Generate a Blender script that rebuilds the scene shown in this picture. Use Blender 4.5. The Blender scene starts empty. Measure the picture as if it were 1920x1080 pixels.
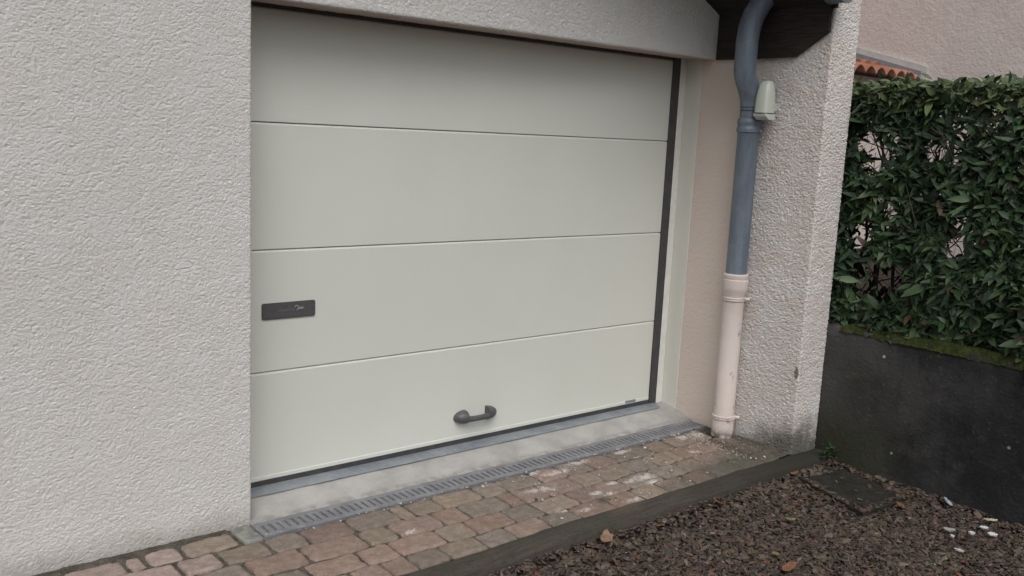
import bpy, bmesh, math, random
import numpy as np
from mathutils import Vector, Matrix

# ------------------------------------------------------------------ camera, sky, sun, exposure
scene = bpy.context.scene
COL = scene.collection
R = math.radians
cam_d = bpy.data.cameras.new("camera")
cam_d.sensor_width = 36.0
cam_d.lens = 32.385
cam_d.clip_start = 0.05
cam_d.clip_end = 500
cam = bpy.data.objects.new("camera", cam_d)
COL.objects.link(cam)
rt = Vector((0.776961269, -0.627790763, 0.047010039))
dn = Vector((-0.067713599, -0.157575303, -0.985182670))
fw = Vector((0.625896201, 0.762265558, -0.164939879))
m = Matrix.Identity(4)
for i in range(3):
    m[i][0] = rt[i]
    m[i][1] = -dn[i]
    m[i][2] = -fw[i]
m[0][3], m[1][3], m[2][3] = -1.436694, -3.422210, 1.530286
cam.matrix_world = m
scene.camera = cam

SUN_EL, SUN_AZ = R(54), R(211)
world = bpy.data.worlds.new("World")
scene.world = world
world.use_nodes = True
wn, wl = world.node_tree.nodes, world.node_tree.links
wn.clear()
sky = wn.new('ShaderNodeTexSky')
sky.sky_type = 'NISHITA'
sky.sun_disc = False
sky.sun_elevation = SUN_EL
sky.sun_rotation = SUN_AZ
sky.air_density = 1.0
sky.dust_density = 5.0
sky.ozone_density = 1.0
hs = wn.new('ShaderNodeHueSaturation')
hs.inputs['Saturation'].default_value = 0.28
bg = wn.new('ShaderNodeBackground')
bg.inputs['Strength'].default_value = 0.105
wo = wn.new('ShaderNodeOutputWorld')
wl.new(sky.outputs[0], hs.inputs['Color'])
wl.new(hs.outputs[0], bg.inputs['Color'])
wl.new(bg.outputs[0], wo.inputs['Surface'])

sun_d = bpy.data.lights.new("sun", 'SUN')
sun_d.energy = 0.95
sun_d.angle = R(50)
sun_d.color = (1.0, 0.985, 0.965)
sun = bpy.data.objects.new("sun", sun_d)
COL.objects.link(sun)
sdir = Vector((math.sin(SUN_AZ) * math.cos(SUN_EL), math.cos(SUN_AZ) * math.cos(SUN_EL), math.sin(SUN_EL)))
sun.rotation_euler = sdir.to_track_quat('Z', 'Y').to_euler()
sun.location = (0, -6, 8)

scene.view_settings.view_transform = 'Standard'
scene.view_settings.look = 'None'
scene.view_settings.exposure = 0.30
scene.view_settings.gamma = 1.0

rng = np.random.default_rng(7)
random.seed(7)

# ------------------------------------------------------------------ noise in numpy
def _hash(x, y, z, seed):
    h = (x.astype(np.int64) * 374761393 + y.astype(np.int64) * 668265263 + z.astype(np.int64) * 2147483647 + seed * 974634777) & 0xffffffff
    h = ((h ^ (h >> 13)) * 1274126177) & 0xffffffff
    h = ((h ^ (h >> 16)) * 2246822519) & 0xffffffff
    return ((h ^ (h >> 15)) & 0xffffff) / float(0xffffff)

def vnoise(x, y, seed=0, z=None):
    x = np.asarray(x, float); y = np.asarray(y, float)
    xi = np.floor(x); yi = np.floor(y)
    fx = x - xi; fy = y - yi
    fx = fx * fx * fx * (fx * (fx * 6 - 15) + 10); fy = fy * fy * fy * (fy * (fy * 6 - 15) + 10)
    if z is None:
        z0 = np.zeros_like(xi)
        a = _hash(xi, yi, z0, seed); b = _hash(xi + 1, yi, z0, seed)
        c = _hash(xi, yi + 1, z0, seed); d = _hash(xi + 1, yi + 1, z0, seed)
        return (a * (1 - fx) + b * fx) * (1 - fy) + (c * (1 - fx) + d * fx) * fy
    z = np.asarray(z, float); zi = np.floor(z); fz = z - zi; fz = fz * fz * (3 - 2 * fz)
    o = 0
    for k, w in ((0, 1 - fz), (1, fz)):
        a = _hash(xi, yi, zi + k, seed); b = _hash(xi + 1, yi, zi + k, seed)
        c = _hash(xi, yi + 1, zi + k, seed); d = _hash(xi + 1, yi + 1, zi + k, seed)
        o = o + w * ((a * (1 - fx) + b * fx) * (1 - fy) + (c * (1 - fx) + d * fx) * fy)
    return o

def fbm(x, y, s, seed=0, octv=4, gain=.5):
    o = 0; a = 1; t = 0
    for k in range(octv):
        ca, sa = math.cos(k * 0.9 + .3), math.sin(k * 0.9 + .3)
        o = o + a * vnoise((x * ca - y * sa) / s, (x * sa + y * ca) / s, seed + k * 17); t += a
        a *= gain; s *= .5
    return o / t

# ------------------------------------------------------------------ object helpers
ORG = {}

def tag(o, label=None, cat=None, group=None, kind=None):
    if label: o['label'] = label
    if cat: o['category'] = cat
    if group: o['group'] = group
    if kind: o['kind'] = kind
    return o

def thing(name, label, cat, loc=(0, 0, 0), group=None):
    o = bpy.data.objects.new(name, None)
    o.empty_display_size = .1
    COL.objects.link(o)
    o.location = loc
    ORG[o.name] = Vector(loc)
    return tag(o, label, cat, group)

def finish(name, me, mat, parent=None, origin=None, smooth=None):
    """link a mesh given in world coordinates as one object under parent (or at origin)"""
    if parent is not None:
        org = ORG[parent.name]
    else:
        org = Vector(origin) if origin is not None else Vector((0, 0, 0))
    me.transform(Matrix.Translation(-org))
    mats = mat if isinstance(mat, (list, tuple)) else [mat]
    for mm in mats:
        me.materials.append(mm)
    if smooth is not None:
        me.polygons.foreach_set('use_smooth', np.full(len(me.polygons), smooth, dtype=bool))
    o = bpy.data.objects.new(name, me)
    COL.objects.link(o)
    if parent is not None:
        o.parent = parent
    else:
        o.location = org
    ORG[o.name] = org
    return o

def bm_obj(name, bm, mat, parent=None, origin=None, smooth=False):
    me = bpy.data.meshes.new(name)
    bm.normal_update()
    bm.to_mesh(me); bm.free()
    return finish(name, me, mat, parent, origin, smooth)

def np_mesh(name, V, F, cols=None, attr=None):
    """V (n,3); F list of (k,4) / (k,3) arrays"""
    me = bpy.data.meshes.new(name)
    V = np.asarray(V, np.float32)
    me.vertices.add(len(V)); me.vertices.foreach_set('co', V.ravel())
    if not isinstance(F, (list, tuple)): F = [F]
    idx = np.concatenate([np.asarray(f, np.int32).ravel() for f in F])
    sizes = np.concatenate([np.full(len(f), f.shape[1], np.int32) for f in F])
    starts = np.concatenate([[0], np.cumsum(sizes)[:-1]]).astype(np.int32)
    me.loops.add(len(idx)); me.loops.foreach_set('vertex_index', idx)
    me.polygons.add(len(sizes)); me.polygons.foreach_set('loop_start', starts)
    me.update(calc_edges=True)
    if cols is not None:
        a = me.attributes.new('Col', 'FLOAT_COLOR', 'POINT')
        c = np.ones((len(V), 4), np.float32); c[:, :cols.shape[1]] = cols
        a.data.foreach_set('color', c.ravel())
    for k, v in (attr or {}).items():
        a = me.attributes.new(k, 'FLOAT', 'POINT'); a.data.foreach_set('value', np.asarray(v, np.float32))
    return me

def box(bm, x0, x1, y0, y1, z0, z1, bev=0, seg=2, mi=0):
    vs = [bm.verts.new((x, y, z)) for x in (x0, x1) for y in (y0, y1) for z in (z0, z1)]
    fs = []
    for q in ((0, 1, 3, 2), (4, 6, 7, 5), (0, 4, 5, 1), (2, 3, 7, 6), (0, 2, 6, 4), (1, 5, 7, 3)):
        f = bm.faces.new([vs[i] for i in q]); f.material_index = mi; fs.append(f)
    if bev:
        es = list({e for f in fs for e in f.edges})
        bmesh.ops.bevel(bm, geom=es, offset=bev, segments=seg, profile=.5, affect='EDGES')

def prism(bm, pts, axis, a, b, bev=0):
    """extrude polygon pts (2D) along axis 0/1/2 from a to b"""
    def v(p, t):
        c = list(p); c.insert(axis, t); return bm.verts.new(c)
    A = [v(p, a) for p in pts]; B = [v(p, b) for p in pts]
    n = len(pts); fs = [bm.faces.new(A), bm.faces.new(B[::-1])]
    for i in range(n):
        fs.append(bm.faces.new((A[i], B[i], B[(i + 1) % n], A[(i + 1) % n])))
    bmesh.ops.recalc_face_normals(bm, faces=fs)
    if bev:
        es = list({e for f in fs for e in f.edges})
        bmesh.ops.bevel(bm, geom=es, offset=bev, segments=2, profile=.5, affect='EDGES')

def sweep(bm, pts, radii, n=20, cap=True, flat=None):
    """tube along pts with radius list (or (ra, rb) pairs)"""
    pts = [Vector(p) for p in pts]
    rings = []
    prev = None
    for i, p in enumerate(pts):
        t = (pts[min(i + 1, len(pts) - 1)] - pts[max(i - 1, 0)])
        if t.length < 1e-9: t = Vector((0, 0, 1))
        t.normalize()
        if prev is None:
            u = t.orthogonal().normalized() if abs(t.z) > .9 else Vector((0, 0, 1)).cross(t).normalized()
        else:
            u = (prev - t * prev.dot(t)).normalized()
        prev = u
        w = t.cross(u)
        r = radii[i] if isinstance(radii, (list, tuple)) else radii
        ra, rb = r if isinstance(r, (tuple, list)) else (r, r)
        rings.append([bm.verts.new(p + u * math.cos(2 * math.pi * k / n) * ra + w * math.sin(2 * math.pi * k / n) * rb) for k in range(n)])
    for a, b in zip(rings, rings[1:]):
        for k in range(n):
            bm.faces.new((a[k], a[(k + 1) % n], b[(k + 1) % n], b[k]))
    if cap:
        bm.faces.new(rings[0][::-1]); bm.faces.new(rings[-1])

def lathe(bm, c, prof, n=32):
    """vertical lathe around c=(x,y): prof list of (r,z)"""
    rings = [[bm.verts.new((c[0] + r * math.cos(2 * math.pi * k / n), c[1] + r * math.sin(2 * math.pi * k / n), z)) for k in range(n)] for r, z in prof]
    for a, b in zip(rings, rings[1:]):
        for k in range(n):
            bm.faces.new((a[k], a[(k + 1) % n], b[(k + 1) % n], b[k]))
    bm.faces.new(rings[0][::-1]); bm.faces.new(rings[-1])

def auto_smooth(o, ang=40):
    me = o.data
    bm = bmesh.new(); bm.from_mesh(me)
    for f in bm.faces: f.smooth = True
    for e in bm.edges:
        if len(e.link_faces) == 2 and e.calc_face_angle(0) > R(ang): e.smooth = False
    bm.to_mesh(me); bm.free()

# ------------------------------------------------------------------ material helpers
class NT:
    def __init__(self, name):
        self.m = bpy.data.materials.new(name); self.m.use_nodes = True
        self.t = self.m.node_tree; self.n = self.t.nodes; self.l = self.t.links
        self.b = self.n['Principled BSDF']
        g = self.n.new('ShaderNodeNewGeometry'); self.pos = g.outputs['Position']
    def _in(self, s, v):
        if isinstance(v, bpy.types.NodeSocket): self.l.new(v, s)
        elif isinstance(v, (tuple, list)) and len(v) == 3 and s.type == 'RGBA': s.default_value = (*v, 1)
        else: s.default_value = v
    def noise(self, scale, detail=4, rough=.55, vec=None, dist=0, out='Fac'):
        n = self.n.new('ShaderNodeTexNoise'); n.inputs['Scale'].default_value = scale
        n.inputs['Detail'].default_value = detail; n.inputs['Roughness'].default_value = rough
        n.inputs['Distortion'].default_value = dist
        self.l.new(vec or self.pos, n.inputs['Vector']); return n.outputs[out]
    def voro(self, scale, vec=None, feat='F1'):
        n = self.n.new('ShaderNodeTexVoronoi'); n.feature = feat; n.inputs['Scale'].default_value = scale
        self.l.new(vec or self.pos, n.inputs['Vector']); return n.outputs['Distance']
    def ramp(self, fac, stops):
        n = self.n.new('ShaderNodeValToRGB'); e = n.color_ramp.elements
        while len(e) < len(stops): e.new(.5)
        for k, (p, c) in enumerate(stops):
            e[k].position = p; e[k].color = (*c, 1) if isinstance(c, (tuple, list)) else (c, c, c, 1)
        self.l.new(fac, n.inputs[0]); return n.outputs[0]
    def mix(self, fac, a, b, mode='MIX'):
        n = self.n.new('ShaderNodeMix'); n.data_type = 'RGBA'; n.blend_type = mode
        self._in(n.inputs[0], fac); self._in(n.inputs[6], a); self._in(n.inputs[7], b); return n.outputs[2]
    def math(self, op, a, b=0.0, c=None, clamp=False):
        n = self.n.new('ShaderNodeMath'); n.operation = op; n.use_clamp = clamp
        self._in(n.inputs[0], a); self._in(n.inputs[1], b)
        if c is not None: self._in(n.inputs[2], c)
        return n.outputs[0]
    def sep(self):
        n = self.n.new('ShaderNodeSeparateXYZ'); self.l.new(self.pos, n.inputs[0]); return n.outputs
    def rng(self, v, a, b, c=0., d=1.):
        n = self.n.new('ShaderNodeMapRange'); n.interpolation_type = 'SMOOTHSTEP'
        self._in(n.inputs[0], v); n.inputs[1].default_value = a; n.inputs[2].default_value = b
        n.inputs[3].default_value = c; n.inputs[4].default_value = d; return n.outputs[0]
    def scalevec(self, s):
        n = self.n.new('ShaderNodeVectorMath'); n.operation = 'MULTIPLY'; self.l.new(self.pos, n.inputs[0])
        n.inputs[1].default_value = s; return n.outputs[0]
    def attr(self, name, out='Color'):
        n = self.n.new('ShaderNodeAttribute'); n.attribute_name = name; return n.outputs[out]
    def bump(self, h, dist=.002, strength=1.0):
        n = self.n.new('ShaderNodeBump'); n.inputs['Strength'].default_value = strength
        n.inputs['Distance'].default_value = dist; self.l.new(h, n.inputs['Height'])
        self.l.new(n.outputs[0], self.b.inputs['Normal'])
    def done(self, base, rough=.8, metal=0., spec=None):
        self._in(self.b.inputs['Base Color'], base); self._in(self.b.inputs['Roughness'], rough)
        self.b.inputs['Metallic'].default_value = metal
        if spec is not None: self.b.inputs['Specular IOR Level'].default_value = spec
        return self.m

def mat_simple(name, col, rough=.6, var=.12, scale=20, bump=None, metal=0., spec=None):
    t = NT(name)
    f = t.noise(scale, 5)
    c = t.mix(t.rng(f, .3, .7), tuple(v * (1 - var) for v in col), tuple(min(1, v * (1 + var)) for v in col))
    if bump: t.bump(t.noise(bump[0], 4), bump[1])
    return t.done(c, rough, metal, spec)

def m_stucco(name, c0, c1, dirt=None, fine=300, fd=.0022):
    t = NT(name)
    mot = t.noise(5.5, 4, .6)
    mot2 = t.noise(1.3, 2)
    c = t.mix(t.rng(mot, .35, .68), c0, c1)
    c = t.mix(t.rng(mot2, .35, .7, 0, .35), c, tuple(v * .9 for v in c0))
    pit = t.noise(210, 3, .7)
    c = t.mix(t.rng(pit, .62, .78, 0, .35), c, tuple(v * .55 for v in c0))
    if dirt: c = dirt(t, c)
    t.bump(t.math('ADD', t.noise(fine, 4, .7), t.math('MULTIPLY', t.noise(fine * .5, 2, .5), 1.2)), fd)
    return t.done(c, .93, spec=.2)

def dirt_left(t, c):
    z = t.sep()[2]
    n = t.noise(9, 5, .65)
    f = t.rng(t.math('ADD', z, t.math('MULTIPLY', n, -.16)), -.09, .03, .55, 0)
    return t.mix(f, c, (.30, .27, .235))

def dirt_wing(t, c):
    x, y, z = t.sep()
    n = t.noise(7, 6, .68)
    # damp green-black patch at the foot of the outer corner, thin grime along the base
    h = t.rng(y, -.45, -.88, .0, .17)
    h2 = t.math('MULTIPLY', h, t.rng(n, .25, .7, .45, 1.25))
    f = t.rng(t.math('SUBTRACT', z, h2), -.14, .075, .9, 0)
    c = t.mix(f, c, t.mix(t.noise(30, 4), (.055, .055, .048), (.12, .115, .095)))
    ch = t.math('ADD', t.math('POWER', t.math('MULTIPLY', t.math('SUBTRACT', z, .415), 28.), 2.), t.math('ADD', t.math('POWER', t.math('MULTIPLY', t.math('SUBTRACT', y, -.868), 75.), 2.), t.math('POWER', t.math('MULTIPLY', t.math('SUBTRACT', x, 2.525), 60.), 2.)))
    c = t.mix(t.rng(t.math('ADD', ch, t.math('MULTIPLY', n, 1.2)), 1.1, 1.7, .85, 0), c, (.14, .13, .12))
    # narrow run-off streaks
    st = t.noise(22, 3, .5, vec=t.scalevec((1, 1, .05)))
    f2 = t.math('MULTIPLY', t.rng(st, .60, .75, 0, .22), t.rng(z, 1.2, 2.3, .2, 1))
    return t.mix(f2, c, (.25, .225, .20))

M = {}
M['stucco'] = m_stucco('rough_render', (.64, .62, .60), (.66, .652, .64), dirt_left)
M['stucco_wing'] = m_stucco('rough_render_wing', (.62, .565, .53), (.66, .64, .63), dirt_wing)
M['reveal'] = m_stucco('smooth_pink_render', (.66, .56, .50), (.66, .58, .53), None, 190, .0012)

M['lintel_under'] = m_stucco('lintel_underside_coat', (.54, .43, .36), (.57, .47, .41), None, 190, .0012)  # pink-brown coat, with light bounced off the pavers included in its colour
t = NT('green_white_plaster')
M['jamb'] = t.done(t.mix(t.noise(6, 3), (.62, .61, .545), (.68, .67, .615)), .6)
M['jamb_white'] = mat_simple('cream_trim', (.74, .74, .70), .45, .05)

t = NT('door_cream')
gr = t.noise(60, 5, .6, vec=t.scalevec((.25, 1, 2.2)))
big = t.noise(2.2, 3)
t.bump(gr, .0006, .6)
M['door'] = t.done(t.mix(t.rng(big, .3, .7), (.635, .648, .592), (.655, .667, .615)), t.rng(gr, .3, .7, .34, .46))

M['seal'] = mat_simple('dark_frame_seal', (.052, .050, .052), .5, .15)
M['plate'] = mat_simple('dark_grey_plastic', (.085, .082, .088), .42, .1, 60, (500, .0002))
M['plate_mark'] = mat_simple('grey_print', (.30, .30, .31), .4, .05)
M['plate_faint'] = mat_simple('faint_print', (.115, .112, .118), .4, .05)
M['label'] = mat_simple('label_grey', (.13, .145, .17), .4, .05)
M['label_ink'] = mat_simple('label_light', (.36, .38, .42), .4, .05)

t = NT('concrete_sill')
n1 = t.noise(6, 6, .65); n2 = t.noise(70, 4, .6)
c = t.mix(t.rng(n1, .3, .7), (.30, .292, .28), (.41, .40, .385))
c = t.mix(t.rng(n2, .58, .75, 0, .5), c, (.25, .235, .215))
ys = t.sep()[1]
c = t.mix(t.math('MULTIPLY', t.rng(ys, -.185, -.222), t.rng(t.noise(18, 5), .4, .6, .15, .85)), c, (.235, .225, .21))
t.bump(t.noise(120, 4), .0015)
M['sill'] = t.done(c, .85)

t = NT('zinc_strip')
n1 = t.noise(9, 5, .6); n2 = t.voro(38)
c = t.mix(t.rng(n1, .3, .7), (.21, .24, .275), (.31, .335, .365))
c = t.mix(t.rng(n2, .1, .55, .25, 0), c, (.42, .44, .46))
c = t.mix(t.rng(t.noise(24, 4), .68, .74, 0, .8), c, (.50, .49, .47))
M['zinc'] = t.done(c, .5, .35)

t = NT('drain_metal')
n1 = t.noise(14, 5, .6)
c = t.mix(t.rng(n1, .3, .7), (.17, .175, .19), (.245, .25, .265))
c = t.mix(t.rng(t.noise(30, 5, .7), .66, .74, 0, .7), c, (.42, .40, .38))
M['drain'] = t.done(c, .6, .2)
M['drain_dark'] = mat_simple('drain_silt', (.155, .155, .16), .9, .35, 40)

t = NT('paver_stone')
col = t.attr('Col'); pl = t.attr('plaster', 'Fac'); dk = t.attr('damp', 'Fac')
n1 = t.noise(26, 5, .65); n2 = t.noise(150, 3, .6)
c = t.mix(t.rng(n1, .32, .64, 0, .9), col, t.mix(1., col, (.72, .70, .68), 'MULTIPLY'))
c = t.mix(t.rng(n2, .52, .72, 0, .7), c, t.mix(1., col, (.5, .48, .46), 'MULTIPLY'))
c = t.mix(t.rng(n2, .25, .4, .4, 0), c, t.mix(1., col, (1.4, 1.35, 1.3), 'MULTIPLY'))
nd = t.noise(11, 6, .7)
fd = t.math('MULTIPLY', t.rng(t.math('ADD', dk, t.math('MULTIPLY', nd, .9)), .62, 1.15), .85)
c = t.mix(fd, c, t.mix(t.noise(40, 3), (.058, .060, .046), (.10, .092, .075)))
np_ = t.rng(t.mix(.5, t.noise(38, 8, .75), t.noise(130, 4, .7)), .38, .62)
fp = t.rng(t.math('ADD', pl, t.math('MULTIPLY', np_, .62)), .72, 1.22, 0, .9)
c = t.mix(fp, c, (.50, .47, .44))
t.bump(t.math('ADD', t.math('MULTIPLY', t.noise(90, 4, .65), 1.), t.math('MULTIPLY', n2, .5)), .003)
M['paver'] = t.done(c, t.rng(n1, .3, .7, .7, .92), spec=.3)

t = NT('joint_soil')
n1 = t.noise(22, 6, .7); n2 = t.noise(120, 4, .7)
c = t.mix(t.rng(n1, .35, .65), (.055, .052, .042), (.12, .108, .09))
c = t.mix(t.rng(t.noise(5, 5, .6), .56, .68, 0, .7), c, (.05, .068, .026))
c = t.mix(t.rng(n2, .56, .70, 0, .8), c, (.26, .24, .21))
t.bump(n2, .006)
M['soil'] = t.done(c, .95, spec=.15)

t = NT('timber_dark')
gr = t.noise(9, 6, .65, vec=t.scalevec((.6, 9, 9)))
n1 = t.noise(3, 5, .6)
c = t.mix(t.rng(gr, .3, .7), (.042, .036, .030), (.070, .060, .050))
c = t.mix(t.rng(n1, .45, .7, 0, .75), c, (.046, .048, .036))
c = t.mix(t.rng(t.noise(45, 6, .75), .5, .68, 0, .7), c, (.026, .024, .020))
c = t.mix(t.rng(t.noise(2.1, 2), .55, .68, 0, .35), c, (.12, .085, .065))
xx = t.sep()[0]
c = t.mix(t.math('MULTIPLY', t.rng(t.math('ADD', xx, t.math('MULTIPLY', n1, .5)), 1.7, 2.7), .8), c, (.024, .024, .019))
t.bump(gr, .004)
M['timber'] = t.done(c, .85, spec=.25)

t = NT('gravel_soil')
c = t.mix(t.rng(t.noise(30, 6, .7), .3, .7), (.022, .018, .015), (.06, .048, .04))
t.bump(t.noise(60, 5, .7), .01)
M['gravel_bed'] = t.done(c, .95, spec=.1)

t = NT('pebbles')
col = t.attr('Col')
c = t.mix(t.rng(t.noise(140, 3, .6), .35, .7, 0, .5), col, t.mix(1., col, (.5, .48, .46), 'MULTIPLY'))
M['pebble'] = t.done(c, .62, spec=.35)

t = NT('damp_concrete')
n1 = t.noise(3.2, 6, .65); n2 = t.noise(60, 4, .6)
st = t.noise(6, 4, .6, vec=t.scalevec((1, 1, .12)))
c = t.mix(t.rng(n1, .34, .66), (.018, .018, .019), (.047, .046, .046))
c = t.mix(t.rng(st, .46, .70, 0, .75), c, (.014, .0145, .017))
c = t.mix(t.rng(t.noise(2.6, 6, .7), .53, .68, 0, .7), c, (.030, .034, .016))
c = t.mix(t.rng(t.noise(9, 6, .7), .55, .72, 0, .5), c, (.085, .083, .080))
c = t.mix(t.rng(n2, .62, .72, 0, .6), c, (.12, .115, .11))
v = t.voro(9)
c = t.mix(t.math('MULTIPLY', t.rng(v, .05, .085, 1, 0), t.rng(t.noise(6, 1), .54, .57)), c, (.42, .41, .39))
yy, zz = t.sep()[1], t.sep()[2]
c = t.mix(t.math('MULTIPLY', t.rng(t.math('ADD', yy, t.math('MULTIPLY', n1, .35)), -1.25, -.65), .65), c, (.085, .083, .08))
c = t.mix(t.math('MULTIPLY', t.rng(t.math('ADD', yy, t.math('MULTIPLY', n1, .5)), -1.05, -1.75), .55), c, (.013, .013, .016))  # damp near end, with lens vignetting also painted into its darker colour
gm = t.math('MULTIPLY', t.rng(t.math('ADD', zz, t.math('MULTIPLY', n1, -.5)), .12, -.25), t.rng(yy, -1.5, -1.0))
c = t.mix(t.math('MULTIPLY', gm, .8), c, (.028, .030, .015))
t.bump(t.math('ADD', t.math('MULTIPLY', n2, .7), t.math('MULTIPLY', t.noise(22, 6, .7), 1.2)), .006)
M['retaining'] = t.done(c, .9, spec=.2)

t = NT('moss')
c = t.mix(t.rng(t.noise(40, 5, .7), .3, .7), (.020, .026, .009), (.050, .062, .018))
t.bump(t.noise(120, 4, .7), .01)
M['moss'] = t.done(c, .95, spec=.1)

t = NT('hedge_leaf')
col = t.attr('Col')
M['leaf'] = t.done(t.mix(t.rng(t.noise(35, 3), .35, .7, 0, .5), col, t.mix(1., col, (.55, .6, .55), 'MULTIPLY')), .5, spec=.32)
M['leaf'].node_tree.nodes['Principled BSDF'].inputs['Subsurface Weight'].default_value = 0
M['twig'] = mat_simple('hedge_twig', (.042, .034, .026), .85, .3, 40)
M['dead_leaf'] = None

M['wood_dark'] = None
t = NT('eave_timber')
gr = t.noise(12, 5, .6, vec=t.scalevec((8, .7, 8)))
t.bump(gr, .002)
M['wood_dark'] = t.done(t.mix(t.rng(gr, .3, .7), (.018, .0145, .013), (.038, .030, .027)), .7, spec=.25)

t = NT('zinc_pipe')
n1 = t.noise(16, 5, .65); n2 = t.noise(8, 4, .6, vec=t.scalevec((3, 3, .5)))
c = t.mix(t.rng(n2, .3, .7), (.122, .152, .195), (.180, .213, .262))
c = t.mix(t.rng(n1, .5, .75, 0, .5), c, (.24, .26, .29))
M['pipe'] = t.done(c, .55, .25)

t = NT('pink_cast_pipe')
n1 = t.noise(20, 6, .7, vec=t.scalevec((1, 1, .4)))
c = t.mix(t.rng(t.noise(5, 3), .3, .7), (.53, .46, .43), (.60, .53, .50))
c = t.mix(t.math('MULTIPLY', t.rng(n1, .56, .60, 0, .75), t.rng(t.noise(7, 2), .50, .58)), c, (.24, .21, .20))
z = t.sep()[2]
c = t.mix(t.math('MULTIPLY', t.rng(z, .07, .0), t.rng(t.noise(30, 4), .3, .6)), c, (.11, .09, .08))
M['pink_pipe'] = t.done(c, .6, spec=.35)
M['cream_plastic'] = mat_simple('cream_plastic', (.47, .50, .45), .4, .05, 8)
M['black'] = mat_simple('black_rubber', (.015, .015, .016), .6, .1)
M['neighbour'] = m_stucco('neighbour_render', (.53, .472, .445), (.57, .515, .485), None, 40, .004)
t = NT('terracotta')
c = t.mix(t.rng(t.noise(5, 5, .6), .3, .7), (.25, .095, .06), (.36, .165, .105))
M['tile'] = t.done(c, .85)
M['flash'] = mat_simple('lead_flashing', (.19, .20, .225), .6, .1)
M['flash_band'] = mat_simple('pale_mortar', (.44, .43, .41), .8, .08)
M['dead_leaf'] = None
def m_flat(name, col): return mat_simple(name, col, .7, .25, 60)

# ------------------------------------------------------------------ sheet of roughcast render along a path
def path_pts(P, step, rad):
    """dense points + normals along polyline P (2D) with rounded corners"""
    P = [np.array(p, float) for p in P]
    out = [P[0]]
    for a, b, c in zip(P, P[1:], P[2:]):
        u = (a - b) / np.linalg.norm(a - b); v = (c - b) / np.linalg.norm(c - b)
        p0, p1 = b + u * rad, b + v * rad
        for s in np.linspace(0, 1, 6):
            out.append((1 - s) ** 2 * p0 + 2 * s * (1 - s) * b + s * s * p1)
    out.append(P[-1])
    out = np.array(out)
    L = np.concatenate([[0], np.cumsum(np.linalg.norm(np.diff(out, axis=0), axis=1))])
    n = max(2, int(L[-1] / step))
    s = np.linspace(0, L[-1], n)
    X = np.interp(s, L, out[:, 0]); Y = np.interp(s, L, out[:, 1])
    tx, ty = np.gradient(X), np.gradient(Y)
    k = np.hypot(tx, ty); return X, Y, ty / k, -tx / k, s

def rough(u, v, amp, seed=3):
    """thrown-render relief: lumps dragged sideways with pits between them"""
    wx = (fbm(u, v, .03, seed + 50, 2) - .5) * .016
    wy = (fbm(u, v, .03, seed + 60, 2) - .5) * .012
    a = vnoise((u + wx) / .0105, (v + wy) / .0072, seed)
    b = vnoise((u + wx * .5) / .0055 + 5, (v + wy * .5) / .0042, seed + 1)
    c = fbm(u, v * 1.3, .045, seed + 2, 2)
    p = vnoise(u / .0085 + 9, v / .006 + 3, seed + 4)
    # thrown grains: rounded tops, sharp little valleys between them
    a = np.abs(2 * a - 1) ** .8; b = np.abs(2 * b - 1) ** .9
    h = .40 * a + .34 * b + .30 * c - .45 * np.clip((p - .72) / .2, 0, 1)
    return (h - .5) * 2 * amp

def sheet(P, axis, t0, t1, step, amp_fn, rad=.01, seed=3, tstep=None, flip=False):
    """returns V, F: path P in the plane across axis, extruded along axis (2 = z, 0 = x)"""
    X, Y, nx, ny, s = path_pts(P, step, rad)
    T = np.arange(t0, t1 + 1e-6, tstep or step)
    S, TT = np.meshgrid(s, T, indexing='ij')
    A = np.repeat(X[:, None], len(T), 1); B = np.repeat(Y[:, None], len(T), 1)
    amp = amp_fn(A, B, TT)
    if axis == 2: h = rough(S, TT, amp, seed)
    else: h = rough(TT, S, amp, seed)
    A = A + nx[:, None] * h; B = B + ny[:, None] * h
    V = np.stack([A, B, TT] if axis == 2 else [TT, A, B], -1).reshape(-1, 3)
    n, k = len(s), len(T)
    i = (np.arange(n - 1)[:, None] * k + np.arange(k - 1)[None]).ravel()
    F = np.stack([i, i + k, i + k + 1, i + 1], 1)
    if flip: F = F[:, ::-1]
    return V, F

def join_parts(parts):
    V = []; F = []; o = 0
    for v, f in parts:
        V.append(v); F.append(f + o); o += len(v)
    return np.concatenate(V), F

def bm_arrays(bm):
    bm.verts.index_update()
    V = np.array([v.co[:] for v in bm.verts])
    bmesh.ops.triangulate(bm, faces=bm.faces[:])
    F = np.array([[v.index for v in f.verts] for f in bm.faces])
    bm.free(); return V, F

# ------------------------------------------------------------------ THE HOUSE
YF = -.22          # facade plane
XW = 2.525         # inner face of the wing wall
house = thing('house', 'pale roughcast house front with a cream garage door set back in the wall', 'house', (0, 0, 0))
SL = .51
def roofz(x): return 2.182 + SL * (2.525 - x)

parts = []
parts.append(sheet([(-1.30, YF), (-.052, YF), (-.052, .06)], 2, -.05, 2.6, .0026, lambda a, b, c: .0019, .009, 3))
parts.append(sheet([(-5.2, YF), (-1.30, YF)], 2, -.05, 2.6, .012, lambda a, b, c: .0024, .009, 3))
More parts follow.
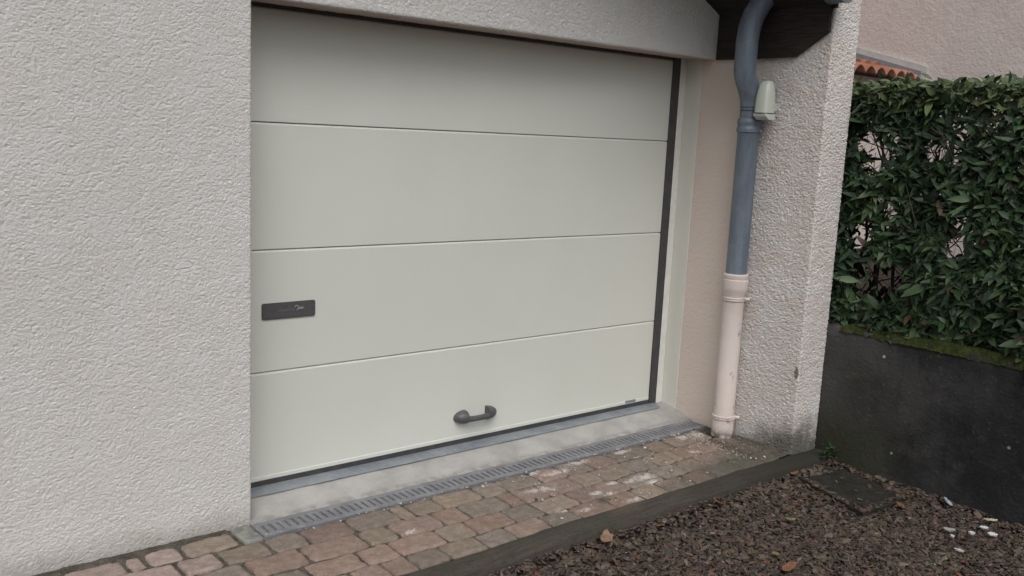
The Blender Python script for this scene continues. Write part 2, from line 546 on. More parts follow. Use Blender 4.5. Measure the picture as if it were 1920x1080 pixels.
# lintel: front face then underside (path in y,z)
v, f = sheet([(YF, 2.95), (YF, 1.962), (.06, 1.978)], 0, -.052, XW, .004, lambda a, b, c: np.where(b < 1.99, .0022, .0034), .014, 9, flip=False)
cz = v[f].mean(1)
f = f[cz[:, 2] < roofz(cz[:, 0]) + .05]
cy_ = v[f].mean(1)[:, 1]
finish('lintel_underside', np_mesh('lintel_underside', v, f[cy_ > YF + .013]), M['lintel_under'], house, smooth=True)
parts.append((v, f[cy_ <= YF + .013]))
bm = bmesh.new()
box(bm, -5.2, -.062, YF + .012, .3, -.3, 2.6)
box(bm, -.062, XW - .002, YF + .012, .3, 1.992, 2.19)
prism(bm, [(-.062, 2.19), (XW - .01, 2.19), (-.062, roofz(-.062) + .02)], 1, YF + .012, .3)
prism(bm, [(-5.2, 2.6), (-.062, 2.6), (-.062, roofz(-.062) + .02), (-2.4, roofz(-2.4) + .02), (-5.2, 3.2)], 1, YF, .3)
box(bm, -5.2, 2.7, .62, 7, -.3, 2.1)
parts.append(bm_arrays(bm))
V, F = join_parts(parts)
wall = finish('facade_wall', np_mesh('facade_wall', V, F), M['stucco'], house, smooth=True)
wall.data.polygons.foreach_set('use_smooth', np.concatenate([np.full(len(F[0]), True), np.full(len(F[1]), True), np.full(len(F[2]), True), np.full(len(F[3]), False)]))

# wing wall closing the right side of the opening; its inner face is the rough continuation of the reveal
def wing_amp(a, b, c):
    return np.where(b > -.42, .0010, np.where(b > -.5, .0010 + (-.42 - b) / .08 * .0030, .0040))
parts = [sheet([(XW, -.40), (XW, -.885), (2.742, -.885), (2.742, -.55)], 2, -.12, 2.75, .0029, wing_amp, .010, 21)]
bm = bmesh.new()
box(bm, XW + .012, 2.73, -.873, 5, -.3, 2.745)
parts.append(bm_arrays(bm))
V, F = join_parts(parts)
wing = finish('wing_wall', np_mesh('wing_wall', V, F), M['stucco_wing'], house, smooth=True)
wing.data.polygons.foreach_set('use_smooth', np.concatenate([np.full(len(F[0]), True), np.full(len(F[1]), False)]))

V, F = sheet([(XW, -.115), (XW, -.40)], 2, -.05, 2.05, .005, lambda a, b, c: .0016, .01, 21)
finish('reveal', np_mesh('reveal', V, F), M['reveal'], house, smooth=True)
bm = bmesh.new()
box(bm, XW - .004, XW + .03, -.115, .03, .02, 1.99, .002)
jm = bm_obj('jamb_plaster', bm, M['jamb'], house)
bm = bmesh.new()
box(bm, 2.473, XW - .004, -.012, .03, .045, 1.985, .004)
bm_obj('jamb_trim', bm, M['jamb_white'], house)

# garage door
bm = bmesh.new()
box(bm, -.20, 2.60, .032, .07, .0, 2.1)                 # backing
box(bm, 2.419, 2.4725, -.010, .032, .047, 1.984, .002)     # right post
box(bm, -.10, 2.419, -.004, .032, 1.9625, 1.988, .002)    # head seal
box(bm, -.10, 2.4185, -.003, .032, .046, .0705, .002)      # bottom rubber
door = bm_obj('garage_door', bm, M['seal'], house)
ORG[door.name] = Vector((0, 0, 0))
zs = [.071, .53, 1.03, 1.53, 1.9625]
for k in range(4):
    bm = bmesh.new()
    z0, z1 = zs[k] + (.0010 if k else 0), zs[k + 1] - .0010
    prism(bm, [(.03, z0), (.006, z0), (.0012, z0 + .0010), (0, z0 + .0030), (0, z1 - .0085), (.0010, z1 - .0062), (.0055, z1 - .0016), (.008, z1), (.03, z1)], 0, -.10, 2.4175)
    if k == 0:
        prism(bm, [(.01, z0 + .001), (-.002, z0 + .001), (-.0025, z0 + .002), (-.0025, z0 + .016), (-.0006, z0 + .0195), (.01, z0 + .0195)], 0, -.09, 2.4165)
    bm_obj('panel', bm, M['door'], door)

# handle
bm = bmesh.new()
def shell(bm, x0, sgn, zc, L=.062, H=.036, D=.050):
    n1, n2 = 14, 16
    rows = []
    for i in range(n1 + 1):
        a = i / n1 * math.pi / 2
        s = math.cos(a) ** .9
        row = []
        for j in range(n2 + 1):
            b = math.pi * j / n2
            yy = -abs(math.sin(b)) ** .8 * D * s
            zz = math.cos(b) * H * s * (1.0 if math.cos(b) > 0 else .88)
            row.append(bm.verts.new((x0 + sgn * L * math.sin(a) * (1 - .0 * j), min(yy, 0), zc + zz + .004 * math.sin(b))))
        rows.append(row)
    for r0, r1 in zip(rows, rows[1:]):
        for j in range(n2):
            q = (r0[j], r0[j + 1], r1[j + 1], r1[j])
            bm.faces.new(q if sgn < 0 else q[::-1])
    bm.faces.new(rows[0] if sgn > 0 else rows[0][::-1])
shell(bm, 1.112, -1, .180)
shell(bm, 1.238, 1, .180)
pp = [(1.100 + .15 * s, -.032 - .008 * math.sin(math.pi * s), .176) for s in np.linspace(0, 1, 14)]
sweep(bm, pp, [(.0150 - .002 * math.sin(math.pi * s), .0155 - .002 * math.sin(math.pi * s)) for s in np.linspace(0, 1, 14)], 16)
bmesh.ops.remove_doubles(bm, verts=bm.verts[:], dist=1e-5)
bmesh.ops.recalc_face_normals(bm, faces=bm.faces[:])
h = bm_obj('handle', bm, M['plate'], door, smooth=True); auto_smooth(h, 50)

# lock plate with screws and a small pale key mark
def rrect(bm, x0, x1, z0, z1, r, y0, y1, mi=0, bev=.0008):
    pts = []
    for cx, cz, a0 in ((x1 - r, z1 - r, 0), (x0 + r, z1 - r, 90), (x0 + r, z0 + r, 180), (x1 - r, z0 + r, 270)):
        for k in range(6):
            a = R(a0 + 18 * k); pts.append((cx + r * math.cos(a), cz + r * math.sin(a)))
    n0 = len(bm.faces)
    prism(bm, pts, 1, y0, y1)
    bm.faces.ensure_lookup_table()
    for f in bm.faces[n0:]: f.material_index = mi
bm = bmesh.new()
rrect(bm, .084, .318, .747, .814, .008, -.005, .001)
rrect(bm, .088, .314, .751, .810, .006, -.006, -.004)
for x in (.100, .302):
    for z in (.761, .801):
        sweep(bm, [(x, -.004, z), (x, -.0074, z)], .0042, 12)
lp = bm_obj('lock_plate', bm, [M['plate']], door)
bm = bmesh.new()
rrect(bm, .152, .226, .7775, .7845, .002, -.0068, -.0058, 1)
for k, x in enumerate(np.linspace(.155, .220, 9)):
    rrect(bm, x, x + .004, .776, .7862, .001, -.0072, -.0062, 1)
pts = [(.233 + .0085 * math.cos(a), -.0068, .788 + .0085 * math.sin(a)) for a in np.linspace(R(160), R(-60), 12)] + [(.2345, -.0068, .7765)]
sweep(bm, pts, .0019, 8)
for x in (.247, .2535, .260):
    pts = [(x + .003 * math.cos(a), -.0068, .7855 + .004 * math.sin(a)) for a in np.linspace(0, 2 * math.pi, 9)]
    sweep(bm, pts, .0014, 6)
bm_obj('key_mark', bm, [M['plate_mark'], M['plate_faint']], door)
# maker's label by the bottom right corner
bm = bmesh.new()
rrect(bm, 2.228, 2.308, .0762, .0905, .001, -.0034, -.001)
for z, x0, x1 in ((.0862, 2.234, 2.276), (.0862, 2.281, 2.301), (.0812, 2.234, 2.300)):
    rrect(bm, x0, x1, z - .001, z + .001, .0004, -.0039, -.003, 1)
bm_obj('label_strip', bm, [M['label'], M['label_ink']], door)

# eave: end beam against the wing wall, boarded soffit, roof, gutter
eave = None
bm = bmesh.new()
prism(bm, [(-.222, 1.962), (-.70, 1.962), (-.872, 2.072), (-.872, 2.20), (-.222, 2.20)], 0, 2.498, 2.519, .002)
bm_obj('eave_beam', bm, M['wood_dark'], house)
bm = bmesh.new()
nb = 24
for k in range(nb):
    xa = 2.519 - k * .14; xb = xa - .136
    prism(bm, [(xa, roofz(xa) - .005), (xb, roofz(xb) - .005), (xb, roofz(xb) + .02), (xa, roofz(xa) + .02)], 1, -.90, YF + .03)
bm_obj('soffit', bm, M['wood_dark'], house)
bm = bmesh.new()
prism(bm, [(2.519, roofz(2.519) + .03), (-2.4, roofz(-2.4) + .03), (-2.4, roofz(-2.4) + .22), (2.519, roofz(2.519) + .22)], 1, -.92, 7)
prism(bm, [(-2.4, roofz(-2.4) + .03), (-7, 2.3), (-7, 2.5), (-2.4, roofz(-2.4) + .22)], 1, -.92, 7)
roof = bm_obj('roof', bm, M['tile'], house)
bm = bmesh.new()
cx, cz, r = 2.438, 2.262, .074
ang = [R(180 + 180 * k / 16) for k in range(17)]
prof = [(cx + r * math.cos(a), cz + r * math.sin(a)) for a in ang] + [(cx + (r - .004) * math.cos(a), cz + (r - .004) * math.sin(a)) for a in reversed(ang)]
A = [bm.verts.new((x, -.990, z)) for x, z in prof]; B = [bm.verts.new((x, -.905, z)) for x, z in prof]
n = len(prof)
for i in range(n): bm.faces.new((A[i], B[i], B[(i + 1) % n], A[(i + 1) % n]))
for y in (-.990, -.908):
    vs = [bm.verts.new((cx + (r + .003) * math.cos(a), y, cz + (r + .003) * math.sin(a))) for a in ang]
    vs2 = [bm.verts.new((v.co.x, y + .005, v.co.z)) for v in vs]
    bm.faces.new(vs); bm.faces.new(vs2[::-1])
    for i in range(len(vs) - 1): bm.faces.new((vs[i], vs[i + 1], vs2[i + 1], vs2[i]))
bmesh.ops.recalc_face_normals(bm, faces=bm.faces[:])
g = bm_obj('gutter', bm, M['pipe'], house)
auto_smooth(g)

# ------------------------------------------------------------------ threshold: concrete sill, zinc strip, drain
bm = bmesh.new()
prism(bm, [(.04, -.2), (.04, .046), (-.05, .044), (-.09, .040), (-.19, .010), (-.236, .002), (-.236, -.2)], 0, -.06, XW - .0015)
bmesh.ops.subdivide_edges(bm, edges=[e for e in bm.edges if abs(e.verts[0].co.x - e.verts[1].co.x) > 1], cuts=90)
for v in bm.verts:
    if v.co.z > -.1 and v.co.y < .03:
        v.co.z += (float(vnoise(v.co.x * 9, v.co.y * 20, 4)) - .5) * .004
sill = bm_obj('concrete_threshold', bm, M['sill'], None, (0, 0, 0))
tag(sill, kind='structure')
auto_smooth(sill)

bm = bmesh.new()
prism(bm, [(-.05, -.0035), (2.4725, -.0035), (2.425, -.086), (-.05, -.090)], 2, .0475, .0505, .0008)
for v in bm.verts:
    if v.co.y < -.05: v.co.z -= .0035
st = bm_obj('threshold_strip', bm, M['zinc'], None, (1.2, -.05, .046))
tag(st, 'blue-grey zinc strip laid along the foot of the garage door', 'metal strip')

drain = thing('drain_channel', 'grey slotted drain channel between the concrete threshold and the paving', 'drain', (1.2, -.30, 0))
bm = bmesh.new()
x0, x1, y0, y1 = -.062, 2.50, -.362, -.238
zt = .003
pitch = .0311; sw = .0125
ns = int((x1 - x0 - .03) / pitch)
# plate as bars between slots, with rounded-end slots approximated by bevelled bars
box(bm, x0, x1, y1 - .026, y1, -.018, zt, .0015)
box(bm, x0, x1, y0, y0 + .030, -.018, zt, .0015)
xx = x0
for k in range(ns + 1):
    sx = x0 + .022 + k * pitch
    box(bm, xx, sx, y0 + .0295, y1 - .0255, -.016, zt - .0006, .0014, 1)
    xx = sx + sw
box(bm, xx, x1, y0 + .0295, y1 - .0255, -.016, zt - .0006, .0014, 1)
bm_obj('grate', bm, M['drain'], drain)
bm = bmesh.new()
box(bm, x0 - .004, x1, y0 - .004, y1 + .0015, -.10, -.0048)
bm_obj('channel', bm, M['drain_dark'], drain)
bm = bmesh.new()
box(bm, x0 - .003, x1, y0 - .0045, y0 - .0005, -.09, .005, .001)
bm_obj('edge_rail', bm, M['drain'], drain)

bm = bmesh.new()
box(bm, -.142, -.068, -.372, -.226, -.08, .004, .008, 3)
for v in bm.verts:
    v.co.x += (float(vnoise(v.co.y * 30, v.co.z * 30, 8)) - .5) * .008
    v.co.y += (float(vnoise(v.co.x * 30, v.co.z * 30, 9)) - .5) * .008
cb = bm_obj('concrete_block', bm, mat_simple('block_concrete', (.20, .205, .185), .9, .25, 25, (90, .004)), None, (-.105, -.3, 0), smooth=True)
tag(cb, 'small grey concrete block at the left end of the drain channel', 'block')

# ------------------------------------------------------------------ paving
rows = [(-.368, -.502), (-.502, -.638), (-.638, -.768), (-.768, -.888)]
J = {
    0: [-.99, -.80, -.62, -.405, -.260, -.075, .065, .255, .463, .532, .668, .876, 1.005, 1.207, 1.367, 1.53, 1.689, 1.957, 2.107, 2.284, 2.40],
    1: [-1.02, -.86, -.70, -.53, -.425, -.21, .0, .237, .371, .576, .710, .913, .993, 1.129, 1.328, 1.464, 1.661, 1.83, 2.013, 2.131, 2.29, 2.47],
    2: [-1.08, -.93, -.74, -.56, -.33, -.19, -.05, .155, .294, .497, .642, .835, .988, 1.188, 1.352, 1.50, 1.722, 1.88, 2.039, 2.20, 2.33, 2.47],
    3: [-1.06, -.88, -.67, -.49, -.31, -.12, .06, .185, .29, .430, .60, .745, .925, 1.09, 1.29, 1.46, 1.62, 1.80, 1.95, 2.15, 2.31, 2.44]}
cells = []
def clampgap(j):
    return j
for r_, (ya, yb) in enumerate(rows):
    js = J[r_][:]
    while js[0] > -4.2: js.insert(0, js[0] - rng.choice([.11, .16, .20, .22]))
    for a, b in zip(js, js[1:]): cells.append((a, b, yb, ya))
js = [-.148, -.352, -.48, -.545, -.745, -.90, -1.06]
while js[-1] > -4.2: js.append(js[-1] - rng.choice([.09, .16, .20, .22]))
for a, b in zip(js[1:], js): cells.append((a, b, -.368, -.243))
yy = -.888
pal = np.array([[.255, .185, .152], [.27, .200, .166], [.245, .200, .163], [.26, .213, .170], [.225, .190, .162], [.24, .182, .156], [.215, .184, .158]])
splash = [(1.645, -.70, .085, .035), (1.64, -.765, .06, .03), (1.31, -.727, .05, .03), (1.10, -.561, .10, .030), (1.16, -.584, .05, .02), (1.46, -.678, .05, .018),
          (1.36, -.755, .05, .018), (1.06, -.79, .05, .016), (1.19, -.50, .05, .02), (1.05, -.78, .05, .02), (2.11, -.60, .05, .03), (1.50, -.40, .10, .03), (1.22, -.39, .06, .025),
          (2.35, -.43, .09, .05), (2.25, -.41, .07, .04), (1.80, -.40, .06, .03), (.42, -.615, .05, .02), (1.33, -.44, .12, .03), (1.55, -.70, .06, .02), (1.42, -.86, .07, .02), (1.15, -.83, .06, .02)]
NU, NV = 18, 14
VV = []; FF = []; CC = []; PL = []; DM = []
off = 0
for ci, (xa, xb, ya, yb) in enumerate(cells):
    w, d = xb - xa, yb - ya
    if w < .03: continue
    cx, cy = (xa + xb) / 2, (ya + yb) / 2
    g = .0030 if xa > -.1 else .006
    hw, hd = w / 2 - g, d / 2 - g
    u = np.linspace(-1, 1, NU); v = np.linspace(-1, 1, NV)
    u = np.sign(u) * np.abs(u) ** .72; v = np.sign(v) * np.abs(v) ** .72
    U, W = np.meshgrid(u, v, indexing='ij')
    # rounded outline: pull the corners in
    rr = min(hw, hd) * rng.uniform(.20, .34)
    X = U * hw; Y = W * hd
    ax, ay = np.abs(X) - (hw - rr), np.abs(Y) - (hd - rr)
    k = np.hypot(np.maximum(ax, 0), np.maximum(ay, 0))
    cor = (ax > 0) & (ay > 0) & (k > rr)
    s = np.where(cor, rr / np.maximum(k, 1e-6), 1)
    X = np.where(cor, np.sign(X) * ((hw - rr) + ax * s), X)
    Y = np.where(cor, np.sign(Y) * ((hd - rr) + ay * s), Y)
    ax, ay = np.abs(X) - (hw - rr), np.abs(Y) - (hd - rr)
    de = np.where((ax > 0) & (ay > 0), rr - np.hypot(np.maximum(ax, 0), np.maximum(ay, 0)), np.minimum(hw - np.abs(X), hd - np.abs(Y)))
    de = np.clip(de, 0, None)
    br = .010
    z = -.012 * np.clip(1 - de / br, 0, 1) ** 2.6
    gx, gy = X + cx, Y + cy
    wob = .0055
    gx = gx + (fbm(gx, gy, .05, 31, 3) - .5) * wob * 2.2; gy = gy + (fbm(gx, gy, .05, 41, 3) - .5) * wob * 2.2
    z = z + (fbm(gx, gy, .05, 51, 5, .6) - .5) * .014 + rng.uniform(-.0025, .0025) + rng.uniform(-.012, .012) * X + rng.uniform(-.02, .02) * Y
    z = z - .001
    V = np.stack([gx, gy, z], -1).reshape(-1, 3)
    i = (np.arange(NU - 1)[:, None] * NV + np.arange(NV - 1)[None]).ravel()
    F = np.stack([i, i + NV, i + NV + 1, i + 1], 1)
    # skirt
    border = np.concatenate([np.arange(NU) * NV, (NU - 1) * NV + np.arange(1, NV), (np.arange(NU - 2, -1, -1)) * NV + NV - 1, np.arange(NV - 2, 0, -1)])
    sk = V[border].copy(); sk[:, 2] = -.05
    nb_ = len(border); base = len(V)
    j = np.arange(nb_); j2 = (j + 1) % nb_
    Fs = np.stack([border[j2], border[j], base + j, base + j2], 1)
    V = np.concatenate([V, sk])
    c = pal[rng.integers(len(pal))] * rng.uniform(.88, 1.14)
    if cx < -.32 and cy > -.5: c = np.array([.33, .265, .235]) * rng.uniform(.9, 1.1)
    VV.append(V); FF.append(np.concatenate([F, Fs]) + off); off += len(V)
    CC.append(np.repeat(c[None], len(V), 0))
    p = np.zeros(len(V))
    for sx, sy, rx, ry in splash:
        p = np.maximum(p, .82 * np.exp(-(((V[:, 0] - sx) / rx) ** 2 + ((V[:, 1] - sy) / ry) ** 2)))
    p = np.maximum(p, .30 * np.exp(-((V[:, 1] + .365) / .02) ** 2) * (V[:, 0] > -.06))
    if cx > 2.28 and cy > -.5: p = np.maximum(p, .42)
    p = p + .10 * np.clip((V[:, 0] - .9) / .5, 0, 1) * np.clip((2.4 - V[:, 0]) / .3, 0, 1) * (V[:, 1] < -.3)
    PL.append(p)
    dm = .55 * np.clip((V[:, 0] - 1.55) / .7, 0, 1) * np.clip((-.56 - V[:, 1]) / .22, 0, 1) + .28 * np.clip((-.70 - V[:, 1]) / .16, 0, 1) * np.clip((V[:, 0] - .2) / .5, 0, 1)
    dm += .45 * np.exp(-(((V[:, 0] - 1.285) / .045) ** 2 + ((V[:, 1] + .795) / .03) ** 2)) + .35 * np.clip((V[:, 0] - 2.2) / .2, 0, 1) * (V[:, 1] < -.5)
    DM.append(dm)
me = np_mesh('paving', np.concatenate(VV), np.concatenate(FF), np.concatenate(CC), {'plaster': np.concatenate(PL), 'damp': np.concatenate(DM)})
pv = finish('paving', me, M['paver'], None, (0, 0, 0), smooth=True)
tag(pv, kind='structure')

# bedding soil under and between the stones (fine grid in view)
gx = np.linspace(-4.3, 2.53, 700); gy = np.linspace(-.885, -.2, 80)
X, Y = np.meshgrid(gx, gy, indexing='ij')
Z = -.0100 + (fbm(X, Y, .03, 71, 4) - .5) * .009
Z = Z + np.clip((X - 2.36) / .12, 0, 1) * np.clip((-.5 - Y) / .05, 0, 1) * .010 + (Y > -.262) * (X < -.15) * .010
V = np.stack([X, Y, Z], -1).reshape(-1, 3); n_, k_ = X.shape
i = (np.arange(n_ - 1)[:, None] * k_ + np.arange(k_ - 1)[None]).ravel()
keep = ~((V[i, 0] > -.075) & (V[i, 1] > -.366) & (V[i, 0] < 2.50))
F = np.stack([i, i + k_, i + k_ + 1, i + 1], 1)[keep]
so = finish('soil', np_mesh('soil', V, F), M['soil'], None, (0, 0, 0), smooth=True)
tag(so, kind='structure')

# ------------------------------------------------------------------ timber edging
bm = bmesh.new()
nx_ = 220
prof = [(-.889, -.25), (-.889, -.006), (-.894, -.002), (-.915, -.002), (-.950, -.006), (-.974, -.013), (-.986, -.026), (-.990, -.25)]
xs = np.linspace(-4.2, 2.735, nx_)
rings = []
for x in xs:
    dz = (float(vnoise(np.array(x * 2.2), np.array(1.), 5)) - .5) * .012
    dy = (float(vnoise(np.array(x * 1.7), np.array(2.), 6)) - .5) * .012
    ring = []
    for y, z in prof:
        jz = (float(vnoise(np.array(x * 14), np.array(y * 90), 15)) - .5) * .008
        ring.append(bm.verts.new((x, y + dy * (z > -.2), z + (dz + jz if z > -.2 else 0))))
    rings.append(ring)
for a, b in zip(rings, rings[1:]):
    for k in range(len(prof) - 1): bm.faces.new((a[k], b[k], b[k + 1], a[k + 1]))
bm.faces.new(rings[0]); bm.faces.new(rings[-1][::-1])
bmesh.ops.recalc_face_normals(bm, faces=bm.faces[:])
te = bm_obj('timber_edging', bm, M['timber'], None, (0, -.94, 0), smooth=True)
auto_smooth(te, 50)
tag(te, 'dark weathered timber edging board between the paving and the gravel', 'edging board')

# ------------------------------------------------------------------ ground, gravel
ZG = -.072
bm = bmesh.new()
S = 60
gv = [bm.verts.new(p) for p in ((-S, -S, -.16), (S, -S, -.16), (S, S, -.16), (-S, S, -.16))]
bm.faces.new(gv)
gd = bm_obj('ground', bm, mat_simple('driveway_ground', (.10, .09, .08), .95, .2, 3), None, (0, 0, 0))
tag(gd, kind='structure')
gx = np.linspace(-4.2, 2.775, 380); gy = np.linspace(-7, -.975, 330)
X, Y = np.meshgrid(gx, gy, indexing='ij')
Z = ZG + (fbm(X, Y, .25, 81, 4) - .5) * .02 + (fbm(X, Y, .05, 88, 3) - .5) * .008
V = np.stack([X, Y, Z], -1).reshape(-1, 3); n_, k_ = X.shape
i = (np.arange(n_ - 1)[:, None] * k_ + np.arange(k_ - 1)[None]).ravel()
gb = finish('gravel_bed', np_mesh('gravel_bed', V, np.stack([i, i + k_, i + k_ + 1, i + 1], 1)), M['gravel_bed'], None, (0, 0, 0), smooth=True)
tag(gb, kind='structure')

COVER = np.array([(2.385, -1.035), (2.725, -1.068), (2.612, -1.465), (2.240, -1.450)])
def in_cover(x, y, grow=0.):
    c = COVER.mean(0); r = np.ones_like(x, bool)
    for a, b in zip(COVER, np.roll(COVER, -1, 0)):
        e = b - a; nrm = np.array([-e[1], e[0]]) / np.hypot(*e)
        s = np.sign((c - a) @ nrm)
        r &= ((x - a[0]) * nrm[0] + (y - a[1]) * nrm[1]) * s > -grow
    return r

def rotmats(n, tilt):
    az = rng.uniform(0, 2 * np.pi, n); tl = rng.normal(0, tilt, n); td = rng.uniform(0, 2 * np.pi, n)
    ca, sa = np.cos(az), np.sin(az)
    Rz = np.zeros((n, 3, 3)); Rz[:, 0, 0] = ca; Rz[:, 0, 1] = -sa; Rz[:, 1, 0] = sa; Rz[:, 1, 1] = ca; Rz[:, 2, 2] = 1
    k = np.stack([np.cos(td), np.sin(td), np.zeros(n)], 1)
    K = np.zeros((n, 3, 3)); K[:, 0, 1] = -k[:, 2]; K[:, 0, 2] = k[:, 1]; K[:, 1, 0] = k[:, 2]; K[:, 1, 2] = -k[:, 0]; K[:, 2, 0] = -k[:, 1]; K[:, 2, 1] = k[:, 0]
    Rt = np.eye(3)[None] + np.sin(tl)[:, None, None] * K + (1 - np.cos(tl))[:, None, None] * (K @ K)
    return Rt @ Rz

def leaf_template():
    # along +Y, length 1; 5 rows x 3 columns, folded along the midrib and curved
    r = []
    for k, (t_, w) in enumerate(((0, .03), (.22, .25), (.5, .34), (.78, .22), (1., .02))):
        z = -.22 * t_ ** 2
        r += [(-w / 2, t_, z + .10 * w), (0, t_, z), (w / 2, t_, z + .10 * w)]
    V = np.array(r)
    F = []
    for k in range(4):
        for c_ in range(2):
            a_ = k * 3 + c_; F.append((a_, a_ + 1, a_ + 4, a_ + 3))
    return V, np.array(F)
LV, LF = leaf_template()
def leaves(pos, dirv, nrm, size, cols):
    n = len(pos)
    d = dirv / np.linalg.norm(dirv, axis=1, keepdims=True)
    s = np.cross(d, nrm); s /= np.linalg.norm(s, axis=1, keepdims=True) + 1e-9
    u = np.cross(s, d)
    L = LV[None] * size[:, None, None]
    P = pos[:, None] + L[:, :, 0:1] * s[:, None] + L[:, :, 1:2] * d[:, None] + L[:, :, 2:3] * u[:, None]
    F = LF[None] + (np.arange(n) * len(LV))[:, None, None]
    return P.reshape(-1, 3), F.reshape(-1, 4), np.repeat(cols[:, None], len(LV), 1).reshape(-1, 3)

bm = bmesh.new(); bmesh.ops.create_icosphere(bm, subdivisions=1, radius=1); IV, IF = bm_arrays(bm)
def scatter_stones(pos, size, cols, tilt=.5, flat=(.35, .7)):
    n = len(pos)
    sc = np.stack([size * rng.uniform(.8, 1.35, n), size * rng.uniform(.5, .9, n), size * rng.uniform(*flat, n)], 1)
    jit = 1 + rng.uniform(-.20, .20, (n, len(IV), 1))
    P = IV[None] * jit * sc[:, None]
    P = np.einsum('nij,nvj->nvi', rotmats(n, tilt), P) + pos[:, None]
    F = IF[None] + (np.arange(n) * len(IV))[:, None, None]
    C = np.repeat(cols[:, None], len(IV), 1)
    return P.reshape(-1, 3), F.reshape(-1, 3), C.reshape(-1, 3)

N = 42000
px = rng.uniform(-.4, 2.742, N); py = rng.uniform(-2.75, -.985, N)
ok = ~(in_cover(px, py, -.030) & (rng.random(N) > .015)) & ~(in_cover(px, py, -.008) & (rng.random(N) < .45)) & (px - .2 > (-py - 1.4) * 1.0 - .9)
px, py = px[ok], py[ok]; N = len(px)
ppal = np.array([[.085, .060, .046], [.11, .080, .060], [.07, .055, .045], [.13, .098, .072], [.095, .062, .05], [.06, .052, .045], [.105, .09, .06], [.15, .115, .09], [.08, .05, .042], [.12, .105, .09]])
pc = ppal[rng.integers(len(ppal), size=N)] * rng.uniform(.48, .98, (N, 1))
odd = rng.random(N)
pc[odd < .006] = np.array([.13, .055, .03]); pc[(odd > .012) & (odd < .022)] = np.array([.20, .185, .165]); pc[(odd > .022) & (odd < .026)] = np.array([.09, .08, .04])
ps = np.clip(rng.lognormal(np.log(.0096), .36, N), .004, .021)
zb = ZG + (fbm(px, py, .25, 81, 4) - .5) * .02 + (fbm(px, py, .05, 88, 3) - .5) * .008
pz = zb + ps * .25 + rng.uniform(0, .007, N)
pz = np.where(in_cover(px, py, 0.), np.maximum(pz, -.045 + ps * .2), pz)
# stones pushed up against the timber and the wall foot
pz += .020 * np.exp(-((py + .985) / .04) ** 2) + .014 * np.exp(-((px - 2.742) / .05) ** 2)
V, F, C = scatter_stones(np.stack([px, py, pz], 1), ps, pc, .5, (.18, .42))
# flat scraps of leaf litter lying among the stones
NL = 5200
lx = rng.uniform(-.3, 2.73, NL); ly = rng.uniform(-2.7, -1.0, NL)
ok = ~in_cover(lx, ly, -.03) & (lx - .2 > (-ly - 1.4) - .9)
lx, ly = lx[ok], ly[ok]; NL = len(lx)
lcol = np.array([[.12, .075, .05], [.10, .08, .05], [.15, .105, .07], [.085, .06, .048], [.13, .115, .055], [.16, .075, .045], [.18, .14, .10]])[rng.integers(7, size=NL)] * rng.uniform(.40, .78, (NL, 1))
lz = ZG + (fbm(lx, ly, .25, 81, 4) - .5) * .02 + rng.uniform(.006, .016, NL)
LTV, LTF, LTC = leaves(np.stack([lx, ly, lz], 1), np.stack([rng.normal(0, 1, NL), rng.normal(0, 1, NL), rng.normal(.1, .3, NL)], 1), np.stack([rng.normal(0, .35, NL), rng.normal(0, .35, NL), np.ones(NL)], 1), np.clip(rng.normal(.025, .009, NL), .010, .048), lcol)
Ft = np.concatenate([LTF[:, [0, 1, 2]], LTF[:, [0, 2, 3]]]) + len(V)
V = np.concatenate([V, LTV]); F = np.concatenate([F, Ft]); C = np.concatenate([C, LTC])
gs = finish('gravel', np_mesh('gravel', V, F, C), M['pebble'], None, (1.5, -1.6, ZG), smooth=False)
tag(gs, 'dark reddish brown gravel and leaf litter in front of the timber edging', 'gravel', kind='stuff')

# crumbs and dirt on the paving right of the drain
N = 900
px = np.concatenate([rng.normal(2.42, .08, 1400), rng.uniform(.9, 2.45, 260), rng.uniform(-.06, 2.4, 160)])
py = np.concatenate([-.52 - np.abs(rng.normal(0, .17, 1400)), rng.uniform(-.87, -.37, 260), rng.normal(-.375, .012, 160)])
ok = (px < 2.515) & (py > -.885) & ~((np.hypot(px - 2.452, py + .505) < .07))
px, py = px[ok], py[ok]; N = len(px)
ps = np.clip(rng.lognormal(np.log(.0032), .45, N), .0012, .010)
wh = rng.random(N) < np.where(px < 2.3, .75, .06)
pc = np.where(wh[:, None], np.array([.52, .50, .47]), ppal[rng.integers(len(ppal), size=N)] * 1.5) * rng.uniform(.75, 1.1, (N, 1))
V, F, C = scatter_stones(np.stack([px, py, .002 + ps * .3 - .006 * ((px > 2.36) & (py < -.5))], 1), ps, pc, .4, (.3, .6))
cr = finish('plaster_crumbs', np_mesh('plaster_crumbs', V, F, C), M['pebble'], None, (1.5, -.6, 0), smooth=False)
tag(cr, 'tiny pale plaster crumbs and grit strewn over the brick paving', 'debris', kind='stuff')

# ------------------------------------------------------------------ inspection cover
bm = bmesh.new()
prism(bm, [tuple(p) for p in COVER], 2, -.12, -.046, .006)
bmesh.ops.subdivide_edges(bm, edges=bm.edges[:], cuts=14, use_grid_fill=True)
for v in bm.verts:
    v.co.x += (float(vnoise(v.co.x * 18, v.co.y * 18, 61)) - .5) * .018; v.co.y += (float(vnoise(v.co.x * 18, v.co.y * 18, 62)) - .5) * .018
    v.co.z += (float(vnoise(v.co.x * 25, v.co.y * 25, 63)) - .5) * .008
t = NT('mossy_cover')
c = t.mix(t.rng(t.noise(14, 6, .7), .3, .7), (.013, .014, .012), (.034, .033, .027))
c = t.mix(t.rng(t.noise(90, 3), .7, .76, 0, .6), c, (.16, .15, .13))
t.bump(t.noise(70, 5, .7), .006)
cv = bm_obj('inspection_cover', bm, t.done(c, .85, spec=.2), None, (2.49, -1.25, -.046))
